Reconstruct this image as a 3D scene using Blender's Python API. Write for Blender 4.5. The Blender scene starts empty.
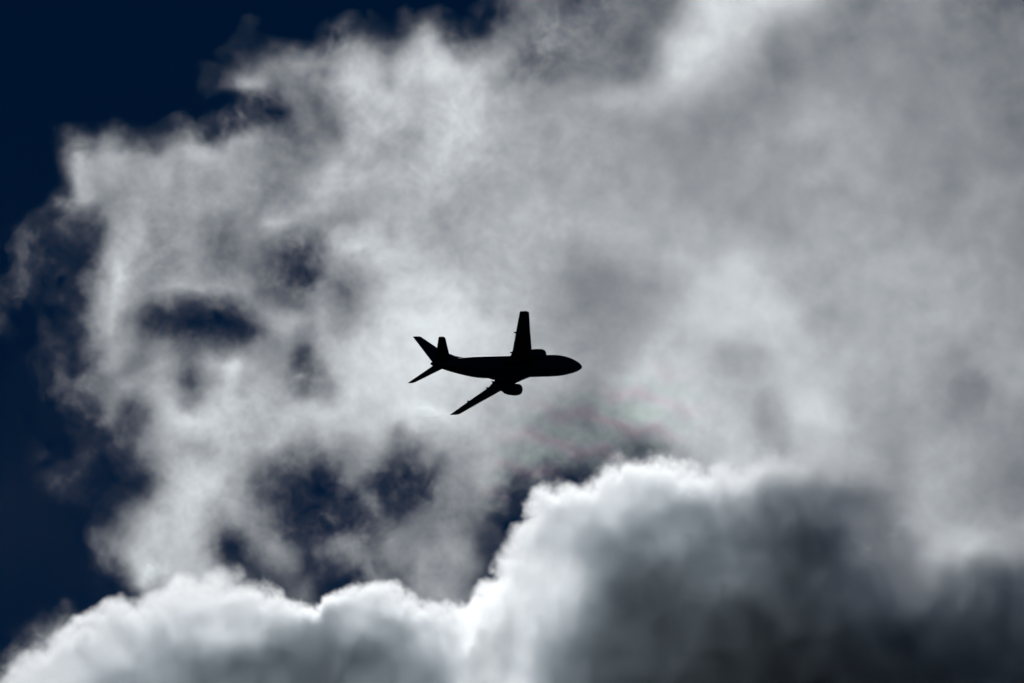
import bpy, bmesh, math
import numpy as np
from mathutils import Matrix, Vector

S = bpy.context.scene
C = S.collection

# ------------------------------------------------------------------ camera
LENS, SENSOR, W, H = 400.0, 36.0, 1024, 683
EL = math.radians(30)                       # the photographer looks up at 30 degrees
EYE = Vector((0, 0, 1.7))
FWD = Vector((0, math.cos(EL), math.sin(EL)))
cam = bpy.data.cameras.new('camera')
cam.lens, cam.sensor_width = LENS, SENSOR
cam.clip_start, cam.clip_end = 1, 60000
cam_ob = bpy.data.objects.new('camera', cam)
C.objects.link(cam_ob)
cam_ob.location = EYE
cam_ob.rotation_euler = (math.pi / 2 + EL, 0, 0)
S.camera = cam_ob
# camera axes as columns: right, up, back
AX = Matrix(((1, 0, 0), (0, -math.sin(EL), -math.cos(EL)), (0, math.cos(EL), -math.sin(EL))))

# ------------------------------------------------------------------ sky and sun
SUN_EL = EL + math.radians(10)              # the sun stands just above the picture, behind the clouds
world = bpy.data.worlds.new('World')
S.world = world
world.use_nodes = True
wn = world.node_tree
sky = wn.nodes.new('ShaderNodeTexSky')
sky.sky_type = 'NISHITA'
sky.sun_disc = False
sky.sun_elevation = SUN_EL
sky.sun_rotation = 0
sky.altitude = 7500
sky.air_density = 1.0
sky.dust_density = 0
sky.ozone_density = 9
deep = wn.nodes.new('ShaderNodeHueSaturation')      # the deep blue of a clear sky
deep.inputs['Saturation'].default_value = 1.17
deep.inputs['Value'].default_value = 1.14
wn.links.new(sky.outputs[0], deep.inputs['Color'])
wn.links.new(deep.outputs[0], wn.nodes['Background'].inputs[0])
wn.nodes['Background'].inputs[1].default_value = 0.05
sun = bpy.data.lights.new('sun', 'SUN')
sun.energy = 5.0
sun.angle = math.radians(.5)
sun.color = (1, .985, .965)
sun_ob = bpy.data.objects.new('sun', sun)
C.objects.link(sun_ob)
sun_ob.rotation_euler = Vector((0, math.cos(SUN_EL), math.sin(SUN_EL))).to_track_quat('Z', 'Y').to_euler()

S.view_settings.view_transform = 'Standard'
S.view_settings.exposure = -2.65            # exposed for the glare of the backlit clouds
S.cycles.volume_bounces = 8
S.cycles.max_bounces = 12
S.cycles.volume_step_rate = 4
S.cycles.use_denoising = True

# ------------------------------------------------------------------ helpers
def link(name, mesh, mat, parent=None):
    o = bpy.data.objects.new(name, mesh)
    C.objects.link(o)
    if mat:
        mesh.materials.append(mat)
    if parent:
        o.parent = parent
    return o


def tag(o, label=None, cat=None, group=None, kind=None):
    for k, v in (('label', label), ('category', cat), ('group', group), ('kind', kind)):
        if v:
            o[k] = v


def paint(name, col, rough, metal=0.0):
    m = bpy.data.materials.new(name)
    m.use_nodes = True
    n = m.node_tree
    b = n.nodes['Principled BSDF']
    b.inputs['Roughness'].default_value = rough
    b.inputs['Metallic'].default_value = metal
    b.inputs['Specular IOR Level'].default_value = .25
    tx = n.nodes.new('ShaderNodeTexNoise')
    tx.inputs['Scale'].default_value = 1.3
    tx.inputs['Detail'].default_value = 4
    co = n.nodes.new('ShaderNodeTexCoord')
    n.links.new(co.outputs['Object'], tx.inputs['Vector'])
    mx = n.nodes.new('ShaderNodeMix')
    mx.data_type = 'RGBA'
    mx.inputs['A'].default_value = (*col, 1)
    mx.inputs['B'].default_value = (*[c * .75 for c in col], 1)
    n.links.new(tx.outputs['Fac'], mx.inputs['Factor'])
    n.links.new(mx.outputs['Result'], b.inputs['Base Color'])
    return m


# ------------------------------------------------------------------ clouds
# Each cloud is a real volume: an optical thickness over its face (laid out from
# luminance soundings, broken up by fractal noise) spread through its own depth.
# Bar a tinted sheen and an added shading part, its light comes from the sun behind it and the sky around it.
# TAU_L: brightness of a backlit cloud layer against its optical thickness
TAU = np.array([0, .002, .004, .006, .008, .011, .015, .020, .027, .036, .047, .063, .084, .112, .15, .2, .267, .356, .474, .632, .843, 1.125, 1.5,
                2, 2.667, 3.557, 4.743, 6.325, 8.434, 11.247, 15, 20])
LUM_THIN = np.array([25, 28, 31, 37.5, 42.5, 47, 52, 59, 67, 75, 85, 96, 107, 123, 136, 153, 167, 187, 202, 216, 229, 239, 240,
                     233, 220, 200, 175, 131, 97, 55, 21, 9])
LUM_DENSE = np.array([25, 28, 31, 36, 40, 43.5, 48, 53, 60, 67, 75, 85.5, 99, 109, 124, 137, 155, 167, 185, 197, 212, 221, 228.5,
                      226, 219, 200, 172, 140, 106, 66, 25, 9])
SHADE = .85                                  # how much darker that leaves the cloud below
SHADE_BANK = 1.8                                   # optical thickness of the unseen part added for shade


def tau_of(v, lum):
    """v below the peak of lum: a thin layer of that brightness; v above: a thick one of brightness 2*peak - v"""
    k = int(lum.argmax())
    thin = np.interp(v, lum[:k + 1], TAU[:k + 1])
    thick = np.interp(2 * lum[k] - v, lum[k:][::-1], TAU[k:][::-1])
    return np.where(v <= lum[k], thin, thick)


def lattice(shape, cell, seed):
    """smooth value noise, -1..1"""
    h, w = shape
    r = np.random.default_rng(seed)
    gh, gw = int(h / cell) + 5, int(w / cell) + 5
    g = r.uniform(-1, 1, (gh, gw))

    def wts(n):
        t = np.arange(n) / cell
        i = t.astype(int)
        f = t - i
        return i, np.stack([(1 - f) ** 3 / 6, (3 * f ** 3 - 6 * f ** 2 + 4) / 6,
                            (-3 * f ** 3 + 3 * f ** 2 + 3 * f + 1) / 6, f ** 3 / 6])
    iy, wy = wts(h)
    ix, wx = wts(w)
    rows = sum(wy[k][:, None] * g[iy + k] for k in range(4))
    return sum(wx[k][None] * rows[:, ix + k] for k in range(4)) * 1.9


def fbm(shape, cell, seed, octaves=5, gain=.5):
    out, a, tot = 0, 1.0, 0
    for k in range(octaves):
        if cell < 1.6:
            break
        out = out + a * lattice(shape, cell, seed + 31 * k)
        tot += a * a
        a *= gain
        cell /= 2.03
    return out / math.sqrt(tot)


def blur(a, s):
    k = np.exp(-.5 * (np.arange(-int(3 * s), int(3 * s) + 1) / s) ** 2)
    k /= k.sum()
    n = len(k) // 2
    for ax in (0, 1):
        p = np.pad(a, [(n, n) if i == ax else (0, 0) for i in (0, 1)], mode='edge')
        a = sum(k[i] * np.take(p, np.arange(i, i + a.shape[ax]), axis=ax) for i in range(len(k)))
    return a


def sample(a, y, x):
    y = np.clip(y, 0, a.shape[0] - 1.001)
    x = np.clip(x, 0, a.shape[1] - 1.001)
    i, j = y.astype(int), x.astype(int)
    fy, fx = y - i, x - j
    return (a[i, j] * (1 - fy) * (1 - fx) + a[i + 1, j] * fy * (1 - fx) + a[i, j + 1] * (1 - fy) * fx + a[i + 1, j + 1] * fy * fx)


MX, MY, MT = 64, 56, 560                     # the clouds run on past the picture, the upper one far above it for the added shade
SH = (H + MT + MY, W + 2 * MX)
YY, XX = np.mgrid[0:SH[0], 0:SH[1]].astype(float)
PX, PY = XX - MX, YY - MT                    # frame units


def soundings(rows, peak):
    """rows {y: 'x:L x:L ...'} or {y: (x0, step, 'L L L')}; a negative L is on the thick side"""
    ys = sorted(rows)
    xs = np.arange(SH[1]) - MX
    t = []
    for y in ys:
        x0, st, s = rows[y]
        L = np.array([float(q) for q in s.split()])
        v = np.where(L >= 0, np.minimum(L, peak), 2 * peak + np.maximum(L, -peak))
        t.append(np.interp(xs, x0 + st * np.arange(len(v)), v))
    t = np.array(t)
    py = np.arange(SH[0]) - MT
    i = np.clip(np.searchsorted(ys, py, side='right') - 1, 0, len(ys) - 2)
    ya = np.array(ys, float)
    f = np.clip((py - ya[i]) / (ya[i + 1] - ya[i]), 0, 1)
    return t[i] * (1 - f)[:, None] + t[i + 1] * f[:, None]


# broken upper cloud, x every 16
UPPER = {
    0: (0, 16, '15 15 16 16 17 17 18 18 18 18 18 18 18 18 18 18 18 18 18 18 18 18 19 20 20 19 18 18 18 20 26 33 81 110 123 105 75 66 87 124 117 102 117 168 203 206 208 213 209 205 199 170 140 125 123 132 133 135 133 123 103 90 91 98 98'),
    32: (0, 16, '15 15 16 16 17 17 18 18 18 18 18 18 18 18 20 45 54 26 25 26 31 29 50 60 69 83 139 186 92 29 41 118 134 106 86 93 104 110 101 100 102 126 190 220 220 214 206 180 148 147 144 135 133 127 132 142 147 140 137 131 120 112 114 117 119'),
    64: (0, 16, '15 15 16 16 17 17 18 18 18 18 18 18 20 33 70 73 103 143 136 149 137 143 167 187 171 206 196 209 205 177 185 168 120 87 77 95 115 123 118 110 115 162 206 211 204 185 173 153 124 129 137 141 145 143 139 141 146 142 140 142 134 124 125 122 120'),
    84: (0, 16, '15 15 16 16 17 17 18 18 18 18 18 18 18 24 56 174 179 110 141 125 106 161 193 197 184 183 167 166 181 195 187 150 118 105 111 137 152 160 166 160 166 178 187 180 169 162 155 144 132 146 159 159 159 149 143 143 141 139 138 143 139 122 118 122 127'),
    98: (0, 16, '15 15 16 16 17 17 18 18 18 18 18 19 19 20 25 44 75 63 123 118 93 121 159 200 208 182 173 182 189 202 187 160 138 136 148 162 171 176 179 176 177 173 170 164 150 141 143 141 136 150 159 160 159 154 149 146 144 139 142 146 139 121 123 126 136'),
    112: (0, 16, '15 15 16 16 17 18 18 18 18 18 19 20 25 25 28 28 29 45 93 125 104 120 172 196 184 162 158 186 202 211 200 175 164 154 155 156 156 159 158 159 160 161 159 156 143 137 143 146 146 149 158 165 159 156 154 152 147 141 144 152 147 134 133 130 134'),
    130: (0, 16, '15 15 16 17 61 36 54 67 29 28 28 44 111 55 26 41 118 109 92 138 107 120 201 208 167 150 149 178 199 205 191 174 167 159 157 159 155 150 148 150 147 144 142 138 134 140 146 148 150 154 162 168 155 154 154 156 159 152 147 151 152 148 150 138 132'),
    146: (0, 16, '15 15 16 16 105 112 113 146 84 70 90 128 199 178 139 170 172 125 101 119 135 163 216 222 185 166 171 188 192 186 172 163 166 164 163 165 160 150 143 147 147 145 146 142 137 145 152 151 147 148 150 153 159 156 158 159 159 159 154 153 154 148 144 138 138'),
    160: (0, 16, '15 15 16 16 110 218 174 179 162 165 184 179 189 177 174 168 144 135 127 128 154 181 192 189 184 168 189 197 180 173 168 164 172 172 168 165 162 154 149 149 151 149 154 152 145 149 155 154 153 148 148 156 162 161 160 158 155 158 158 150 149 142 135 139 140'),
    192: (0, 16, '15 16 16 20 60 184 158 163 159 159 156 140 150 140 137 141 149 106 112 140 172 187 167 162 172 182 182 174 170 168 166 170 179 172 162 162 163 161 157 153 156 156 163 164 160 157 156 155 154 157 159 159 162 162 161 156 152 153 149 131 150 160 161 159 156'),
    210: (0, 16, '18 24 28 28 49 62 85 156 168 141 125 124 133 126 125 141 135 141 156 162 160 166 154 161 178 188 181 171 164 164 176 182 182 172 161 157 164 170 170 168 168 166 166 161 162 164 169 168 166 167 163 164 168 167 163 155 147 148 150 153 163 168 168 162 152'),
    224: (0, 16, '20 48 29 28 64 46 62 153 176 137 114 125 143 122 122 157 146 189 167 140 135 142 143 166 178 179 176 166 149 159 180 186 187 184 167 159 165 172 177 179 181 177 169 166 169 177 184 175 169 165 162 163 167 170 170 163 158 150 149 154 155 159 162 157 149'),
    256: (0, 16, '22 88 43 28 45 36 99 205 173 126 109 126 146 116 102 135 140 101 48 38 92 186 205 200 184 182 192 195 189 183 181 185 187 182 164 150 149 152 157 162 167 175 176 182 196 207 202 190 176 173 172 169 168 171 180 186 181 173 167 159 153 152 156 150 145'),
    276: (0, 16, '34 52 30 27 32 30 128 231 169 128 122 131 150 134 117 130 109 70 50 43 108 144 138 169 196 200 209 210 211 209 193 183 182 179 166 153 142 137 144 154 151 154 163 182 201 210 205 197 190 181 174 170 168 170 177 177 173 176 174 164 155 156 157 152 148'),
    290: (0, 16, '36 32 27 25 29 33 142 206 158 161 168 162 179 168 162 160 107 80 66 58 117 101 90 140 183 206 211 204 206 219 205 183 176 177 168 150 137 136 139 146 145 141 157 185 199 200 199 198 194 184 170 158 158 166 171 171 168 179 180 168 163 162 162 159 152'),
    305: (0, 16, '42 33 28 26 30 38 152 201 173 136 105 68 63 63 88 147 139 138 116 100 143 132 107 148 184 202 209 199 205 224 213 184 176 177 161 142 135 135 143 151 153 155 177 192 201 201 200 201 198 191 170 154 154 160 163 170 174 180 181 174 169 167 169 165 157'),
    320: (0, 16, '62 26 24 39 34 46 162 207 158 74 34 28 24 28 27 55 129 184 189 161 177 146 124 163 198 211 224 224 220 214 208 200 192 180 160 148 138 133 141 152 165 172 185 192 198 200 200 202 200 194 179 154 150 156 159 164 171 178 177 174 172 176 174 167 161'),
    336: (0, 16, '27 22 22 28 38 67 158 179 145 98 61 35 28 26 29 29 88 176 137 126 160 149 149 177 202 212 224 224 220 216 212 204 196 180 162 152 144 135 144 162 186 190 192 193 189 186 183 187 189 190 176 162 160 163 161 163 165 169 167 165 164 169 168 163 163'),
    352: (0, 16, '22 22 24 27 62 60 111 173 145 119 120 112 87 81 111 110 143 136 79 87 160 176 187 203 211 212 224 222 220 216 212 206 198 182 164 156 150 145 156 182 204 192 189 193 185 174 165 162 165 180 180 175 175 176 174 171 167 165 163 162 160 166 165 164 166'),
    370: (0, 16, '22 22 24 32 71 44 109 169 138 148 177 143 106 165 222 163 151 132 69 71 132 183 205 207 210 211 222 222 218 214 212 206 200 190 176 166 160 151 163 192 204 194 193 193 191 179 159 157 171 183 186 185 184 181 174 169 166 164 161 156 152 161 166 172 174'),
    386: (0, 16, '22 22 24 73 89 84 117 118 175 175 182 138 59 143 207 169 159 145 72 62 103 177 209 201 202 204 216 214 212 210 206 202 198 192 182 168 152 143 166 192 199 195 199 192 190 184 174 175 178 180 185 186 188 182 171 167 165 162 162 146 126 128 163 175 171'),
    402: (0, 16, '22 22 22 34 52 69 79 134 139 146 192 185 123 181 211 187 170 155 118 111 140 183 204 199 196 195 210 208 206 204 200 192 188 178 166 152 142 140 164 192 198 198 200 197 189 191 190 179 155 169 195 203 203 189 169 164 163 159 152 139 121 123 158 165 157'),
    418: (0, 16, '22 22 22 24 27 28 32 136 80 96 184 220 224 210 203 197 173 157 162 183 198 193 187 182 184 197 228 238 220 216 200 184 171 149 136 131 123 126 150 175 193 199 196 196 188 189 198 174 137 164 204 204 199 188 166 158 158 157 152 146 133 138 152 150 140'),
    434: (0, 16, '22 22 22 22 24 28 25 50 88 125 163 193 205 199 211 214 174 168 184 185 194 183 170 167 172 127 206 192 180 190 186 179 164 138 125 121 120 118 118 106 121 153 186 190 194 194 198 185 154 165 192 187 186 183 161 150 147 158 164 162 155 147 143 135 129'),
    450: (0, 16, '22 22 22 24 22 24 28 29 94 155 156 169 159 174 200 206 179 187 163 127 134 137 141 157 139 101 112 130 145 164 166 171 149 135 127 118 111 128 113 99 89 116 166 186 190 192 193 193 176 174 187 182 183 177 163 151 140 152 169 171 166 156 140 131 124'),
    466: (0, 16, '22 22 22 22 25 28 26 26 40 83 133 179 178 173 189 181 141 120 90 81 70 83 124 146 71 37 43 94 143 152 174 168 123 129 92 53 46 80 110 96 93 116 170 178 179 184 193 198 193 193 194 185 184 177 171 157 139 152 173 174 167 150 133 125 117'),
    482: (0, 16, '22 22 22 24 29 28 26 26 29 50 109 180 207 203 193 151 94 70 62 57 38 53 138 105 31 28 32 102 142 149 181 144 59 62 37 28 29 25 111 100 110 120 140 145 159 166 196 200 196 190 188 186 182 174 164 140 148 166 177 169 161 145 130 123 113'),
    498: (0, 16, '22 22 22 24 26 37 28 33 52 80 136 181 212 217 192 149 107 70 59 36 26 28 56 93 45 42 70 120 120 129 140 77 29 29 29 27 28 26 80 90 100 110 130 150 180 190 190 190 190 190 190 186 182 174 166 160 198 196 183 168 154 145 140 135 125'),
    514: (0, 16, '22 22 22 22 26 34 26 46 102 148 178 184 190 178 138 141 132 78 41 28 28 27 27 39 73 95 134 126 109 108 125 66 27 22 22 40 40 40 60 80 90 100 120 150 180 190 190 190 190 190 190 186 182 178 174 170 238 205 185 173 162 152 157 153 137'),
    530: (0, 16, '22 22 22 22 24 28 41 78 115 167 201 190 191 155 75 77 144 103 48 38 60 28 26 52 127 147 133 126 126 114 110 79 32 24 40 40 40 40 60 80 90 100 120 150 180 190 190 190 190 190 190 186 182 178 174 172 172 182 197 197 189 183 187 181 161'),
    546: (0, 16, '22 22 22 22 22 27 112 128 140 178 202 191 194 151 46 38 105 178 124 69 103 124 69 87 143 140 135 142 157 161 93 82 70 60 40 40 40 40 60 80 90 100 120 150 180 190 190 190 190 190 190 186 182 178 174 172 172 178 220 215 208 208 219 212 190'),
    562: (0, 16, '22 22 22 22 22 24 79 129 188 206 202 192 185 177 91 53 84 158 137 77 60 99 101 106 137 143 152 152 155 144 99 55 53 60 40 40 40 40 60 80 90 100 120 150 180 190 190 190 190 190 190 186 182 178 174 172 172 178 184 212 212 213 192 180 172'),
    578: (0, 16, '22 22 22 22 22 22 24 29 124 233 206 196 178 191 181 114 81 102 113 105 47 27 49 111 120 119 154 150 140 123 95 44 60 60 40 40 40 40 60 80 90 100 120 150 180 190 190 190 190 190 190 186 182 178 174 172 172 178 184 188 188 188 186 180 172'),
    594: (0, 16, '22 22 22 22 22 22 24 27 29 164 162 198 170 170 150 120 49 66 100 136 54 24 24 130 95 107 140 147 144 125 97 49 60 60 40 40 40 40 60 80 90 100 120 150 180 190 190 190 190 190 190 186 182 178 174 172 172 178 184 188 188 188 186 180 172'),
    612: (0, 16, '22 22 24 35 60 27 24 26 26 80 100 120 130 140 140 120 100 90 90 90 100 110 120 120 120 120 130 150 156 142 125 80 60 60 60 60 60 60 60 60 60 60 60 60 60 60 60 60 60 60 60 60 60 60 60 60 60 60 60 60 60 60 60 60 60'),
    632: (0, 16, '24 26 72 138 184 167 70 60 60 60 60 60 60 60 60 60 60 60 60 60 60 60 60 60 60 60 60 60 60 60 60 60 60 60 60 60 60 60 60 60 60 60 60 60 60 60 60 60 60 60 60 60 60 60 60 60 60 60 60 60 60 60 60 60 60'),
    650: (0, 16, '23 44 101 121 60 60 60 60 60 60 60 60 60 60 60 60 60 60 60 60 60 60 60 60 60 60 60 60 60 60 60 60 60 60 60 60 60 60 60 60 60 60 60 60 60 60 60 60 60 60 60 60 60 60 60 60 60 60 60 60 60 60 60 60 60'),
}
# heaped lower cloud, x every 16 (bright rim, deep grey core)
LOWER = {
    460: (0, 16, '-225 -225 -225 -225 -225 -225 -225 -225 -225 -225 -225 -225 -225 -225 -225 -225 -225 -225 -225 -225 -225 -225 -225 -225 -225 -225 -225 -225 -225 -225 -225 -225 -225 -225 -225 -225 -225 -225 -225 -189 -194 -196 -191 -170 -190 -198 -205 -202 -200 -198 -195 -192 -190 -185 -180 -175 -170 -170 -170 -170 -170 -168 -165 -162 -160'),
    480: (0, 16, '-225 -225 -225 -225 -225 -225 -225 -225 -225 -225 -225 -225 -225 -225 -225 -225 -225 -225 -225 -225 -225 -225 -225 -225 -225 -225 -225 -225 -225 -225 -225 -225 -225 -225 -225 -225 -225 -194 -193 -202 -206 -201 -183 -137 -108 -154 -188 -150 -117 -116 -105 -97 -123 -188 -234 -234 -234 -160 -170 -170 -170 -168 -165 -162 -160'),
    496: (0, 16, '-225 -225 -225 -225 -225 -225 -225 -225 -225 -225 -225 -225 -225 -225 -225 -225 -225 -225 -225 -225 -225 -225 -225 -225 -225 -225 -225 -225 -225 -225 -225 -225 -225 -220 -215 -186 -191 -197 -203 -204 -197 -172 -142 -117 -110 -140 -166 -130 -98 -103 -96 -91 -111 -172 -224 -234 -219 -183 -165 -168 -170 -168 -165 -162 -160'),
    512: (0, 16, '-225 -225 -225 -225 -225 -225 -225 -225 -225 -225 -225 -225 -225 -225 -225 -225 -225 -225 -225 -225 -225 -225 -225 -225 -225 -225 -225 -225 -225 -225 -225 -222 -181 -199 -221 -209 -193 -190 -184 -162 -141 -119 -100 -100 -107 -124 -136 -119 -106 -107 -96 -94 -106 -163 -218 -210 -174 -163 -169 -168 -170 -168 -165 -162 -160'),
    528: (0, 16, '-225 -225 -225 -225 -225 -225 -225 -225 -225 -225 -225 -225 -225 -225 -225 -225 -225 -225 -225 -225 -225 -225 -225 -225 -225 -225 -225 -225 -225 -225 -225 -225 -201 -213 -219 -196 -175 -158 -137 -126 -119 -120 -114 -108 -109 -115 -113 -105 -99 -91 -84 -89 -96 -147 -206 -198 -164 -169 -189 -168 -172 -170 -168 -164 -160'),
    544: (0, 16, '-225 -225 -225 -225 -225 -225 -225 -225 -225 -225 -225 -225 -225 -225 -225 -225 -225 -225 -225 -225 -225 -225 -225 -225 -225 -225 -225 -225 -225 -225 -225 -222 -217 -218 -204 -169 -152 -131 -108 -117 -129 -140 -142 -123 -114 -114 -111 -99 -88 -75 -72 -89 -94 -138 -190 -197 -186 -193 -193 -158 -178 -182 -185 -178 -170'),
    560: (0, 16, '-225 -225 -225 -225 -225 -225 -225 -225 -225 -225 -225 -225 -225 -225 -225 -225 -225 -225 -225 -225 -225 -225 -225 -225 -225 -225 -225 -225 -225 -225 -225 -232 -230 -228 -222 -204 -193 -149 -100 -96 -95 -100 -106 -106 -106 -120 -132 -117 -97 -83 -73 -91 -100 -110 -125 -169 -231 -232 -185 -132 -102 -89 -89 -102 -121'),
    576: (0, 16, '-225 -225 -225 -225 -225 -225 -225 -225 -225 -225 -215 -215 -226 -226 -225 -218 -215 -200 -190 -180 -180 -185 -195 -195 -195 -205 -210 -210 -210 -215 -224 -234 -234 -234 -229 -218 -207 -140 -84 -74 -69 -71 -84 -96 -107 -119 -132 -119 -103 -93 -79 -82 -105 -103 -103 -143 -230 -234 -182 -120 -91 -73 -69 -82 -104'),
    592: (0, 16, '-225 -225 -225 -225 -225 -225 -225 -225 -220 -210 -234 -234 -234 -234 -234 -234 -230 -207 -185 -175 -172 -148 -169 -174 -157 -145 -210 -212 -214 -137 -216 -234 -234 -234 -225 -207 -186 -120 -74 -65 -66 -65 -73 -86 -92 -85 -81 -77 -78 -84 -79 -80 -94 -113 -113 -132 -156 -187 -153 -126 -108 -86 -85 -94 -111'),
    608: (0, 16, '-225 -225 -225 -225 -225 -225 -227 -223 -209 -209 -226 -234 -234 -234 -234 -234 -234 -234 -221 -136 -130 -160 -177 -184 -171 -168 -206 -211 -214 -153 -198 -234 -234 -233 -202 -177 -159 -96 -64 -63 -63 -67 -71 -76 -75 -59 -50 -51 -54 -67 -79 -85 -90 -107 -120 -105 -89 -92 -111 -124 -114 -99 -92 -94 -100'),
    624: (0, 16, '-225 -225 -225 -222 -168 -166 -199 -223 -218 -203 -205 -227 -234 -234 -234 -200 -193 -212 -176 -123 -112 -126 -142 -155 -152 -169 -190 -208 -217 -192 -207 -234 -234 -226 -182 -158 -133 -79 -61 -59 -62 -67 -67 -57 -46 -38 -38 -50 -52 -50 -55 -69 -81 -82 -78 -67 -66 -78 -91 -90 -83 -75 -73 -79 -81'),
    640: (0, 16, '-220 -220 -218 -230 -204 -192 -201 -218 -203 -177 -143 -135 -150 -153 -123 -93 -103 -123 -113 -90 -82 -78 -83 -93 -111 -150 -172 -172 -209 -234 -234 -234 -234 -217 -183 -154 -112 -77 -65 -60 -59 -63 -57 -45 -36 -32 -30 -41 -51 -47 -43 -53 -70 -69 -56 -55 -70 -87 -83 -73 -65 -62 -62 -74 -84'),
    656: (0, 16, '-222 -227 -228 -226 -225 -213 -202 -200 -179 -149 -117 -106 -101 -87 -72 -66 -78 -99 -102 -92 -83 -76 -79 -92 -99 -116 -141 -151 -185 -234 -234 -234 -234 -216 -176 -141 -105 -82 -71 -63 -61 -66 -58 -50 -48 -42 -34 -37 -48 -55 -52 -53 -66 -63 -54 -58 -75 -95 -87 -72 -68 -67 -67 -76 -91'),
    672: (0, 16, '-222 -227 -228 -226 -208 -199 -181 -152 -154 -133 -122 -106 -102 -94 -96 -93 -87 -96 -99 -91 -82 -79 -86 -98 -99 -92 -104 -123 -153 -215 -234 -234 -234 -209 -153 -121 -94 -81 -74 -65 -67 -72 -68 -64 -67 -56 -42 -39 -48 -64 -57 -56 -58 -56 -55 -56 -69 -80 -74 -64 -63 -64 -64 -70 -83'),
    700: (0, 16, '-222 -227 -228 -211 -181 -168 -151 -136 -140 -129 -123 -112 -112 -121 -132 -120 -98 -93 -95 -91 -82 -76 -81 -88 -90 -83 -91 -113 -138 -188 -234 -234 -234 -198 -137 -105 -85 -80 -73 -65 -67 -77 -75 -73 -77 -64 -45 -37 -48 -61 -56 -54 -54 -52 -53 -54 -60 -66 -64 -57 -55 -60 -59 -61 -73'),
}
# outline of the heaped cloud's top
RIM = [(-80, 720), (-20, 690), (0, 676), (8, 667), (28, 656), (45, 648), (56, 635), (80, 622), (105, 612), (118, 605), (134, 606),
       (152, 599), (172, 590), (190, 586), (215, 584), (245, 585), (262, 589), (275, 596), (290, 605), (305, 608), (320, 606),
       (338, 597), (350, 591), (366, 588), (380, 590), (395, 596), (412, 600), (435, 604), (455, 610), (468, 612), (476, 604),
       (481, 590), (488, 578), (502, 566), (510, 548), (518, 528), (528, 512), (545, 500), (570, 498), (588, 494), (593, 480), (606, 472),
       (625, 467), (648, 465), (665, 461), (680, 468), (692, 480), (706, 486), (720, 476), (740, 474), (765, 470), (800, 468), (840, 466),
       (870, 474), (896, 488), (912, 512), (926, 538), (940, 556), (960, 560), (985, 556), (1024, 550), (1100, 540)]

# --- upper cloud
v = blur(soundings(UPPER, LUM_THIN.max()), 3.2)
v = np.where(v < 90, 22 + (v - 22) * (.8 + .2 * np.clip((v - 22) / 68, 0, 1)), v)
calm = np.maximum(np.clip((PX - 470) / 200, 0, 1) * np.clip((470 - PY) / 80, 0, 1), np.clip((PX - 680) / 60, 0, 1))      # the right hand part is smooth
w1 = 6 * fbm(SH, 60, 11, 2), 7.5 * fbm(SH, 60, 13, 2)
w2 = [lattice(SH, c, q) for c, q in ((22, 15), (22, 16))]
wx = w1[0] + (1 - .5 * calm) * (4.5 * w2[0] + 2.2 * fbm(SH, 10, 12, 3, .65))
wy = w1[1] + (1 - .5 * calm) * (4.5 * w2[1] + 2.2 * fbm(SH, 10, 14, 3, .65))
v = sample(v, YY + wy, XX + wx)
v = v + calm * (8 * fbm(SH, 70, 81, 3) + 5 * (1.2 - 2 * np.abs(fbm(SH, 38, 82, 3))))      # soft billows
near = np.interp(PY[:, 0] / H, [.08, .25, .42, .75], [1.04, 1, .965, .90])[:, None]   # the cloud brightens towards the sun
wisp = fbm(SH, 34, 21, 6, .64)
comb = lambda a: sample(a, YY + 10 * w2[0] + 6 * w1[0] / 6, XX + 10 * w2[1] + 6 * w1[1] / 6)
strand = comb(1 - 2.2 * np.abs(fbm(SH, 34, 23, 5, .62)))
frail = np.clip((150 - v) / 90, 0, 1)
# at the torn edges the wisps decide where there is cloud at all
v = v + np.clip((120 - v) / 60, 0, 1) * np.clip((v - 20) / 10, 0, 1) * (15 * wisp + 7 * strand - 2)
tau_up = tau_of(np.where(v > 30, np.maximum(v / near, 26), v), LUM_THIN)
thin = np.clip((v - 24) / 16, 0, 1) * (1 - .6 * calm)
tau_up *= np.exp(thin * ((.25 + .45 * frail) * wisp + (.10 + .22 * frail) * strand))
# the faintest veil over the clear sky, thicker low down
tau_up += .0030 * np.clip((PY - 20) / 560, 0, 1) * np.exp(.5 * fbm(SH, 120, 27, 4, .6)) * (PY > -30)
# out of the picture, up to the right, an added, unseen thickening dims the sun on the big dark cloud
shade_bank = np.clip((PX - 605) / 160, 0, 1) * np.clip((-40 - PY) / 110, 0, 1)
shade_bank = shade_bank * shade_bank * (3 - 2 * shade_bank)
tau_up = tau_up * np.clip((PY + 260) / 180, 0, 1) * (1 - shade_bank) + shade_bank * SHADE_BANK * np.exp(.35 * wisp)
# --- lower cloud: inside the rim only
rim = np.array(RIM, float)
edge_y = np.interp(PX[0], rim[:, 0], rim[:, 1])
d = np.full(SH, 1e9)
for (x0, y0), (x1, y1) in zip(RIM[:-1], RIM[1:]):
    t = np.clip(((PX - x0) * (x1 - x0) + (PY - y0) * (y1 - y0)) / ((x1 - x0) ** 2 + (y1 - y0) ** 2), 0, 1)
    d = np.minimum(d, np.hypot(PX - x0 - t * (x1 - x0), PY - y0 - t * (y1 - y0)))
d = np.where(PY > edge_y[None], d, -d)
puff = 2 * np.abs(fbm(SH, 40, 31, 2)) + .9 * np.abs(fbm(SH, 17, 33, 2)) + .8 * fbm(SH, 14, 32, 5, .7)
ragged = np.exp(.8 * fbm(SH, 70, 34, 3))                  # crisp here, torn there
d = d + 4.6 * (puff - .9) - 4
soft = np.interp(PX[0], [0, 440, 480, 560, 690, 720, 900, 1024], [14, 15, 14, 16, 18, 24, 28, 28])[None]
soft = soft * ragged
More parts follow.
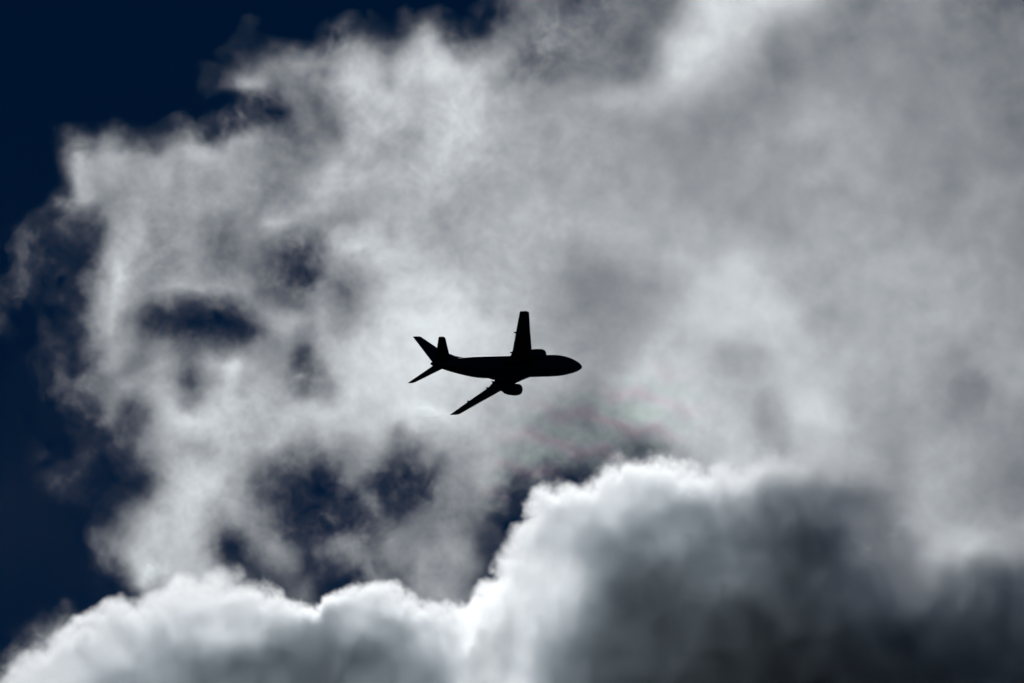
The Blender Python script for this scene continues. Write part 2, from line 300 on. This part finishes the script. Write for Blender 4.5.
cover = np.clip((d + soft) / (2.4 * soft), 0, 1)
cover = cover * cover * (3 - 2 * cover)
v = blur(soundings(LOWER, LUM_DENSE.max()), 3.0)
wx = 6 * fbm(SH, 50, 41, 3) + 3 * fbm(SH, 16, 42, 4, .6)
wy = 6 * fbm(SH, 50, 43, 3) + 3 * fbm(SH, 16, 44, 4, .6)
v = sample(v, YY + wy, XX + wx)
v = v + calm * (8 * fbm(SH, 70, 81, 3) + 5 * (1.2 - 2 * np.abs(fbm(SH, 38, 82, 3))))      # soft billows
near = np.interp(PY[:, 0] / H, [.58, .75, .92], [1.03, 1, .96])[:, None] * np.interp(PX, [600, 780], [1, SHADE])
lobes = np.abs(fbm(SH, 46, 45, 2)) + .55 * np.abs(fbm(SH, 20, 48, 2)) + .3 * np.abs(fbm(SH, 9, 49, 2))     # heaped lumps, sharp creases between them
v = v - 24 * (sample(lobes, YY + wy, XX + wx) - .55) * np.clip((d - 6) / 20, 0, 1) + 3 * fbm(SH, 12, 47, 3)
bright = (2 * LUM_DENSE.max() - v) / near
bright = 225 - 14 * np.log1p(np.exp((225 - bright) / 14))      # eases off below the peak
tau_low = tau_of(2 * LUM_DENSE.max() - bright, LUM_DENSE) * np.exp((.12 + .22 * np.clip((bright - 150) / 60, 0, 1)) * fbm(SH, 36, 51, 5, .62))
tau_low *= cover 
tau_up *= 1 - np.clip((d + 2) / (1.6 * soft), 0, 1)
pearl = np.clip(1.25 - np.hypot((PX - 590) / 115, (PY - 440 + .3 * (PX - 590)) / 56) + .25 * fbm(SH, 40, 71, 3), 0, 1)
pearl = pearl * pearl * (3 - 2 * pearl)
east = np.clip((PX - 436 + 16 * fbm(SH, 40, 61, 4, .6)) / 96, 0, 1)
east = east * east * (3 - 2 * east)


GRID = 100.0                                 # the grids hold density times this (thin wisps fall below the grid's cut-off otherwise)


def cloud_material(name, aniso, pearly=False, tint=(.962, .981, 1, 1)):
    m = bpy.data.materials.new(name)
    m.use_nodes = True
    n = m.node_tree
    n.nodes.clear()
    out = n.nodes.new('ShaderNodeOutputMaterial')
    pv = n.nodes.new('ShaderNodeVolumePrincipled')
    pv.inputs['Density'].default_value = 1 / GRID
    pv.inputs['Anisotropy'].default_value = aniso
    pv.inputs['Color'].default_value = tint
    n.links.new(pv.outputs[0], out.inputs['Volume'])
    if pearly:
        # iridescent sheen put into the scatter colour: faint rose and green bands
        tc = n.nodes.new('ShaderNodeTexCoord')
        def wave(vec, by):
            q = n.nodes.new('ShaderNodeVectorMath')
            q.operation = 'DOT_PRODUCT'
            n.links.new(tc.outputs['Object'], q.inputs[0])
            q.inputs[1].default_value = vec
            a = n.nodes.new('ShaderNodeMath')
            a.operation = 'ADD'
            n.links.new(q.outputs['Value'], a.inputs[0])
            if by:
                n.links.new(by, a.inputs[1])
            w = n.nodes.new('ShaderNodeMath')
            w.operation = 'SINE'
            n.links.new(a.outputs[0], w.inputs[0])
            return w.outputs[0]
        bands = wave((.07, .30, 0), wave((.16, .07, .02), wave((.08, -.21, .03), None)))
        no = n.nodes.new('ShaderNodeMath')
        no.operation = 'MULTIPLY_ADD'
        n.links.new(bands, no.inputs[0])
        no.inputs[1].default_value = no.inputs[2].default_value = .5
        rp = n.nodes.new('ShaderNodeValToRGB')
        el = rp.color_ramp.elements
        el[0].position, el[0].color = .0, (.855, .99, .945, 1)
        el[1].position, el[1].color = 1, (1, .88, .945, 1)
        for p, c in ((.35, (.925, .975, 1, 1)), (.65, (.95, .955, 1, 1))):
            e = el.new(p)
            e.color = c
        n.links.new(no.outputs[0], rp.inputs[0])
        n.links.new(rp.outputs[0], pv.inputs['Color'])
    return m


def cloud(name, tau, dist, half, rough, mat, y0, y1, x0, x1, res, nz, label):
    """tau: optical thickness over the cloud's face; half: half its depth in metres; rough: bulge of its face in metres"""
    k = dist * SENSOR / LENS / W                 # metres per frame unit at that distance
    sub = tau[y0 + MT:y1 + MT, x0 + MX:x1 + MX][::-1]
    hh, ww = sub.shape
    img = bpy.data.images.new(name + ' thickness', ww, hh, float_buffer=True, alpha=True)
    img.colorspace_settings.name = 'Non-Color'
    rgba = np.ones((hh, ww, 4), 'f')
    rgba[..., :3] = sub[..., None]
    img.pixels.foreach_set(rgba.ravel())
    img.update()
    lo = Vector(((x0 - W / 2) * k, -(y1 - H / 2) * k, -half * 1.6))
    hi = Vector(((x1 - W / 2) * k, -(y0 - H / 2) * k, half * 1.6))
    vol = bpy.data.volumes.new(name)
    o = bpy.data.objects.new(name, vol)
    C.objects.link(o)
    vol.materials.append(mat)
    o.matrix_world = Matrix.Translation(EYE + FWD * dist) @ AX.to_4x4()
    g = bpy.data.node_groups.new(name, 'GeometryNodeTree')
    g.interface.new_socket('Geometry', in_out='INPUT', socket_type='NodeSocketGeometry')
    g.interface.new_socket('Geometry', in_out='OUTPUT', socket_type='NodeSocketGeometry')
    N, L = g.nodes.new, g.links.new

    def M(op, *a):
        q = N('ShaderNodeMath')
        q.operation = op
        for i, b in enumerate(a):
            if isinstance(b, (int, float)):
                q.inputs[i].default_value = b
            else:
                L(b, q.inputs[i])
        return q.outputs[0]
    N('NodeGroupInput')
    go = N('NodeGroupOutput')
    pos = N('GeometryNodeInputPosition')
    mr = N('ShaderNodeMapRange')
    mr.data_type = 'FLOAT_VECTOR'
    L(pos.outputs[0], mr.inputs[6])
    mr.inputs[7].default_value = lo
    mr.inputs[8].default_value = hi
    tx = N('GeometryNodeImageTexture')
    tx.interpolation = 'Linear'
    tx.extension = 'EXTEND'
    tx.inputs['Image'].default_value = img
    L(mr.outputs[1], tx.inputs['Vector'])
    sx = N('ShaderNodeSeparateXYZ')
    L(pos.outputs[0], sx.inputs[0])
    col = N('ShaderNodeSeparateXYZ')
    L(tx.outputs['Color'], col.inputs[0])
    thick = col.outputs[0]
    nz1 = N('ShaderNodeTexNoise')                # the bulging of its face
    nz1.inputs['Scale'].default_value = .022
    nz1.inputs['Detail'].default_value = 3
    fl = N('ShaderNodeVectorMath')
    fl.operation = 'MULTIPLY'
    fl.inputs[1].default_value = (1, 1, 0)
    L(pos.outputs[0], fl.inputs[0])
    L(fl.outputs[0], nz1.inputs['Vector'])
    mid = M('MULTIPLY', M('SUBTRACT', nz1.outputs[0], .5), rough * 2)
    # thin parts are shallow, thick parts deep
    dep = M('MULTIPLY', M('MULTIPLY_ADD', M('MINIMUM', M('MULTIPLY', thick, .25), 1.0), .6, .4), half)
    u = M('DIVIDE', M('SUBTRACT', sx.outputs[2], mid), dep)
    prof = M('EXPONENT', M('MULTIPLY', M('MULTIPLY', u, u), -2.0))
    nz2 = N('ShaderNodeTexNoise')                # lumps through its depth
    nz2.inputs['Scale'].default_value = .06
    nz2.inputs['Detail'].default_value = 4
    L(pos.outputs[0], nz2.inputs['Vector'])
    lump = M('MULTIPLY_ADD', nz2.outputs[0], .5, .75)
    dens = M('MULTIPLY', M('MULTIPLY', M('DIVIDE', thick, M('MULTIPLY', dep, 1.2533)), prof), lump)
    dens = M('MULTIPLY', M('SUBTRACT', dens, 4e-6), GRID)
    vc = N('GeometryNodeVolumeCube')
    L(M('MAXIMUM', dens, 0.0), vc.inputs['Density'])
    vc.inputs['Min'].default_value = lo
    vc.inputs['Max'].default_value = hi
    vc.inputs['Resolution X'].default_value = int(ww * res)
    vc.inputs['Resolution Y'].default_value = int(hh * res)
    vc.inputs['Resolution Z'].default_value = nz
    sm = N('GeometryNodeSetMaterial')
    sm.inputs['Material'].default_value = mat
    L(vc.outputs[0], sm.inputs[0])
    L(sm.outputs[0], go.inputs[0])
    o.modifiers.new('volume', 'NODES').node_group = g
    tag(o, label, 'cloud')
    return o


vapour = cloud_material('thin cloud vapour', .85, tint=(.925, .975, 1, 1))
pearly = cloud_material('sheen-tinted cloud vapour', .85, True)
dense = cloud_material('dense cloud vapour', .87, tint=(.952, .98, 1, 1))
cloud('cloud', tau_up * (1 - pearl), 7200, 15, 6, vapour, -MT, H + MY, -MX, W + MX, .9, 18,
      'broad torn pale grey cloud with blue gaps, spread behind the airplane')
cloud('cloud', tau_up * pearl, 7120, 15, 6, pearly, 340, 550, 430, 770, .9, 18,
      'small cloud veil with faint rose and green tinted-in sheen, below right of the airplane')
cloud('cloud', tau_low * (1 - east), 4700, 20, 7, dense, 560, H + MY, -MX, 570, .75, 26,
      'low heaped white-topped cloud with grey base in the bottom left corner')
cloud('cloud', tau_low * east, 4600, 20, 7, dense, 440, H + MY, 405, W + MX, .75, 26,
      'large dark slate-grey heaped cloud with a bright white left rim, bottom right')

# ------------------------------------------------------------------ airplane
PIX = 5.611                                   # frame units per metre
PLANE_D = LENS / SENSOR * W / PIX
Rp = Matrix(((.824, -.428, -.370), (.022, -.630, .776), (-.566, -.648, -.510)))   # columns: forward, left, up in camera axes
dark = paint('silhouette paint', (.05, .055, .07), .55)  # near black: the backlit shade is put into the paint colour
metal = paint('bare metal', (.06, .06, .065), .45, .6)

plane = bpy.data.objects.new('airplane', None)
C.objects.link(plane)
plane.empty_display_size = 5
tag(plane, 'twin-engine jet airliner silhouetted black against the bright cloud, nose to the right', 'airplane')


def mesh_of(bm, name, smooth=True, sub=0):
    bmesh.ops.recalc_face_normals(bm, faces=bm.faces)
    m = bpy.data.meshes.new(name)
    bm.to_mesh(m)
    bm.free()
    if smooth:
        for p in m.polygons:
            p.use_smooth = True
    return m


def loft(rings, caps=True):
    bm = bmesh.new()
    vs = [[bm.verts.new(p) for p in r] for r in rings]
    n = len(rings[0])
    for a, b in zip(vs[:-1], vs[1:]):
        for i in range(n):
            bm.faces.new((a[i], a[(i + 1) % n], b[(i + 1) % n], b[i]))
    if caps:
        bm.faces.new(vs[0])
        bm.faces.new(vs[-1])
    return bm


def spline(stations, per=6):
    """Catmull-Rom through station tuples"""
    P = np.array(stations, float)
    Q = np.vstack([2 * P[0] - P[1], P, 2 * P[-1] - P[-2]])
    out = []
    for i in range(1, len(Q) - 2):
        for t in np.arange(per) / per:
            a, b, c, e = Q[i - 1:i + 3]
            out.append(.5 * (2 * b + (c - a) * t + (2 * a - 5 * b + 4 * c - e) * t * t + (3 * b - 3 * c + e - a) * t ** 3))
    out.append(P[-1])
    return np.array(out)


def tube(stations, n=40, per=6):
    """stations: x aft of nose, y, z centre, half width, half height"""
    rings = []
    for x, y, z, a, b in spline(stations, per):
        rings.append([(-x, y + a * math.cos(q), z + b * math.sin(q)) for q in np.linspace(0, 2 * math.pi, n, endpoint=False)])
    return loft(rings)


FOIL = [(1, 0), (.85, .018), (.65, .045), (.42, .062), (.25, .06), (.12, .047), (.04, .028), (0, 0),
        (.04, -.022), (.12, -.034), (.25, -.042), (.42, -.040), (.65, -.024), (.85, -.008)]


def surface(secs, vertical=False):
    """secs: span position, height, leading edge x, trailing edge x, thickness factor"""
    rings = []
    for s, h, le, te, tk in secs:
        c = te - le
        if vertical:
            rings.append([(-(le + u * c), w * c * tk, s) for u, w in FOIL])
        else:
            rings.append([(-(le + u * c), s, h + w * c * tk) for u, w in FOIL])
    return loft(rings)


fus = tube([(0, 0, -.45, .02, .02), (.25, 0, -.43, .38, .36), (.8, 0, -.36, .78, .74), (1.6, 0, -.25, 1.15, 1.10), (2.7, 0, -.12, 1.48, 1.48),
            (4, 0, 0, 1.72, 1.78), (5.4, 0, .04, 1.85, 1.95), (7, 0, .05, 1.88, 2.0), (10, 0, .05, 1.88, 2.0), (13, 0, .05, 1.88, 2.0), (16, 0, .05, 1.88, 2.0),
            (19, 0, .05, 1.88, 2.0), (20.8, 0, .06, 1.88, 1.99), (23, 0, .20, 1.78, 1.83), (25.5, 0, .46, 1.5, 1.5), (28, 0, .78, 1.1, 1.1),
            (29.8, 0, 1.02, .72, .72), (31.0, 0, 1.14, .42, .42), (31.5, 0, 1.18, .30, .30)])
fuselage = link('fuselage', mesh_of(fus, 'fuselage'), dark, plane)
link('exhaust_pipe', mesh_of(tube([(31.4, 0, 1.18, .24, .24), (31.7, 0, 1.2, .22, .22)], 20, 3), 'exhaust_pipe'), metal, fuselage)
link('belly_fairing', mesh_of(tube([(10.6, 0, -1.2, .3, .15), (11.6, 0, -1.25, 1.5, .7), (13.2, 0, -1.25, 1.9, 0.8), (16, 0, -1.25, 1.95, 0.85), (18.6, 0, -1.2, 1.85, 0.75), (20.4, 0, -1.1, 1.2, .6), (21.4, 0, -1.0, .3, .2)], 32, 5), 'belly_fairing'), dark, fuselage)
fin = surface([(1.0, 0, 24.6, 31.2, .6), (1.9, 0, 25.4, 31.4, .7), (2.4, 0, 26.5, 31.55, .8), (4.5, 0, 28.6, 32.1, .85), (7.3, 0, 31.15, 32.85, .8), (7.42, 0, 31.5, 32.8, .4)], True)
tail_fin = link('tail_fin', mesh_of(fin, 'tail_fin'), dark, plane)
bm = loft([[(-22.2, .03, 1.9), (-22.2, -.03, 1.9), (-22.2, -.03, 1.8), (-22.2, .03, 1.8)],
           [(-26.0, .14, 2.7), (-26.0, -.14, 2.7), (-26.0, -.2, 1.4), (-26.0, .2, 1.4)],
           [(-28.2, .16, 3.9), (-28.2, -.16, 3.9), (-28.2, -.2, 1.4), (-28.2, .2, 1.4)]])
link('dorsal_fairing', mesh_of(bm, 'dorsal_fairing', False), dark, tail_fin)


def canoe(x0, x1, y, z, r):
    L = x1 - x0
    return tube([(x0, y, z, .03, .03), (x0 + .15 * L, y, z, r * .8, r * .9), (x0 + .45 * L, y, z - .03, r, r * 1.15), (x0 + .75 * L, y, z + .02, r * .75, r * .8), (x1, y, z + .06, .13, .13)], 14, 4)


for s in (1, -1):
    wz = lambda y: -1.15 + (y - 1.9) * .168
    secs = [(0.9, -1.2, 10.9, 17.9, .9), (1.9, wz(1.9), 11.3, 17.9, 1), (3.2, wz(3.2), 12.35, 17.8, 1), (4.3, wz(4.3), 13.15, 17.72, .95), (5.0, wz(5), 13.5, 17.7, .92),
            (7.5, wz(7.5), 14.8, 18.4, .85), (10.8, wz(10.8), 16.5, 19.32, .8), (14.1, wz(14), 18.15, 20.2, .75), (14.45, wz(14.3), 18.4, 20.3, .6), (14.6, wz(14.4), 18.95, 20.35, .35)]
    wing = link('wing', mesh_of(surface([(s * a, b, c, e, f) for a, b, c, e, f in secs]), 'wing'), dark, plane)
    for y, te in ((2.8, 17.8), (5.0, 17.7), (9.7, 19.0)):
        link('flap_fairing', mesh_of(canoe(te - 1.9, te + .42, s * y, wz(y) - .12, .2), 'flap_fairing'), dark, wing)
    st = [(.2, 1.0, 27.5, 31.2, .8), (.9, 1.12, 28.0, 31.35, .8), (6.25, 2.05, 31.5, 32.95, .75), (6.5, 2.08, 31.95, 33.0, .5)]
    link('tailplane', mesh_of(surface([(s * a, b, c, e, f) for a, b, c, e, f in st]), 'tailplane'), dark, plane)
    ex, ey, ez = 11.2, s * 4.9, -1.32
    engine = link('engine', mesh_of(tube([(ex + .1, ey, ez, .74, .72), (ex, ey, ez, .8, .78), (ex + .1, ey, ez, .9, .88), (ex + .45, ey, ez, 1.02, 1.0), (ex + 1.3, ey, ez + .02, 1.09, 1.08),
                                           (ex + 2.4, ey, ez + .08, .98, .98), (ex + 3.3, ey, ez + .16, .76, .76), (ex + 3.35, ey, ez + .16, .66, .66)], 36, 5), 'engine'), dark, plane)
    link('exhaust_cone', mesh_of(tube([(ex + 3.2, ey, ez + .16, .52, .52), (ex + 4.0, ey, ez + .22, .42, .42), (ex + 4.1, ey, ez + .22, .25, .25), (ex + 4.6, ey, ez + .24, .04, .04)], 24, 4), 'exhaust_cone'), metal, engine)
    bm = loft([[(-ex - .9, ey - .1, ez + .95), (-ex - .9, ey + .1, ez + .95), (-ex - .9, ey + .1, ez + .6), (-ex - .9, ey - .1, ez + .6)],
               [(-ex - 2.6, ey - .2, ez + 1.3), (-ex - 2.6, ey + .2, ez + 1.3), (-ex - 2.6, ey + .2, ez + .5), (-ex - 2.6, ey - .2, ez + .5)],
               [(-ex - 5.2, ey - .1, ez + 1.2), (-ex - 5.2, ey + .1, ez + 1.2), (-ex - 5.2, ey + .1, ez + .7), (-ex - 5.2, ey - .1, ez + .7)]])
    link('pylon', mesh_of(bm, 'pylon', False), dark, engine)

nose = Vector(((580.9 - W / 2) / PIX, -(364.9 - H / 2) / PIX, 0))
plane.matrix_world = Matrix.Translation(EYE + FWD * PLANE_D + AX @ nose) @ (AX @ Rp).to_4x4()
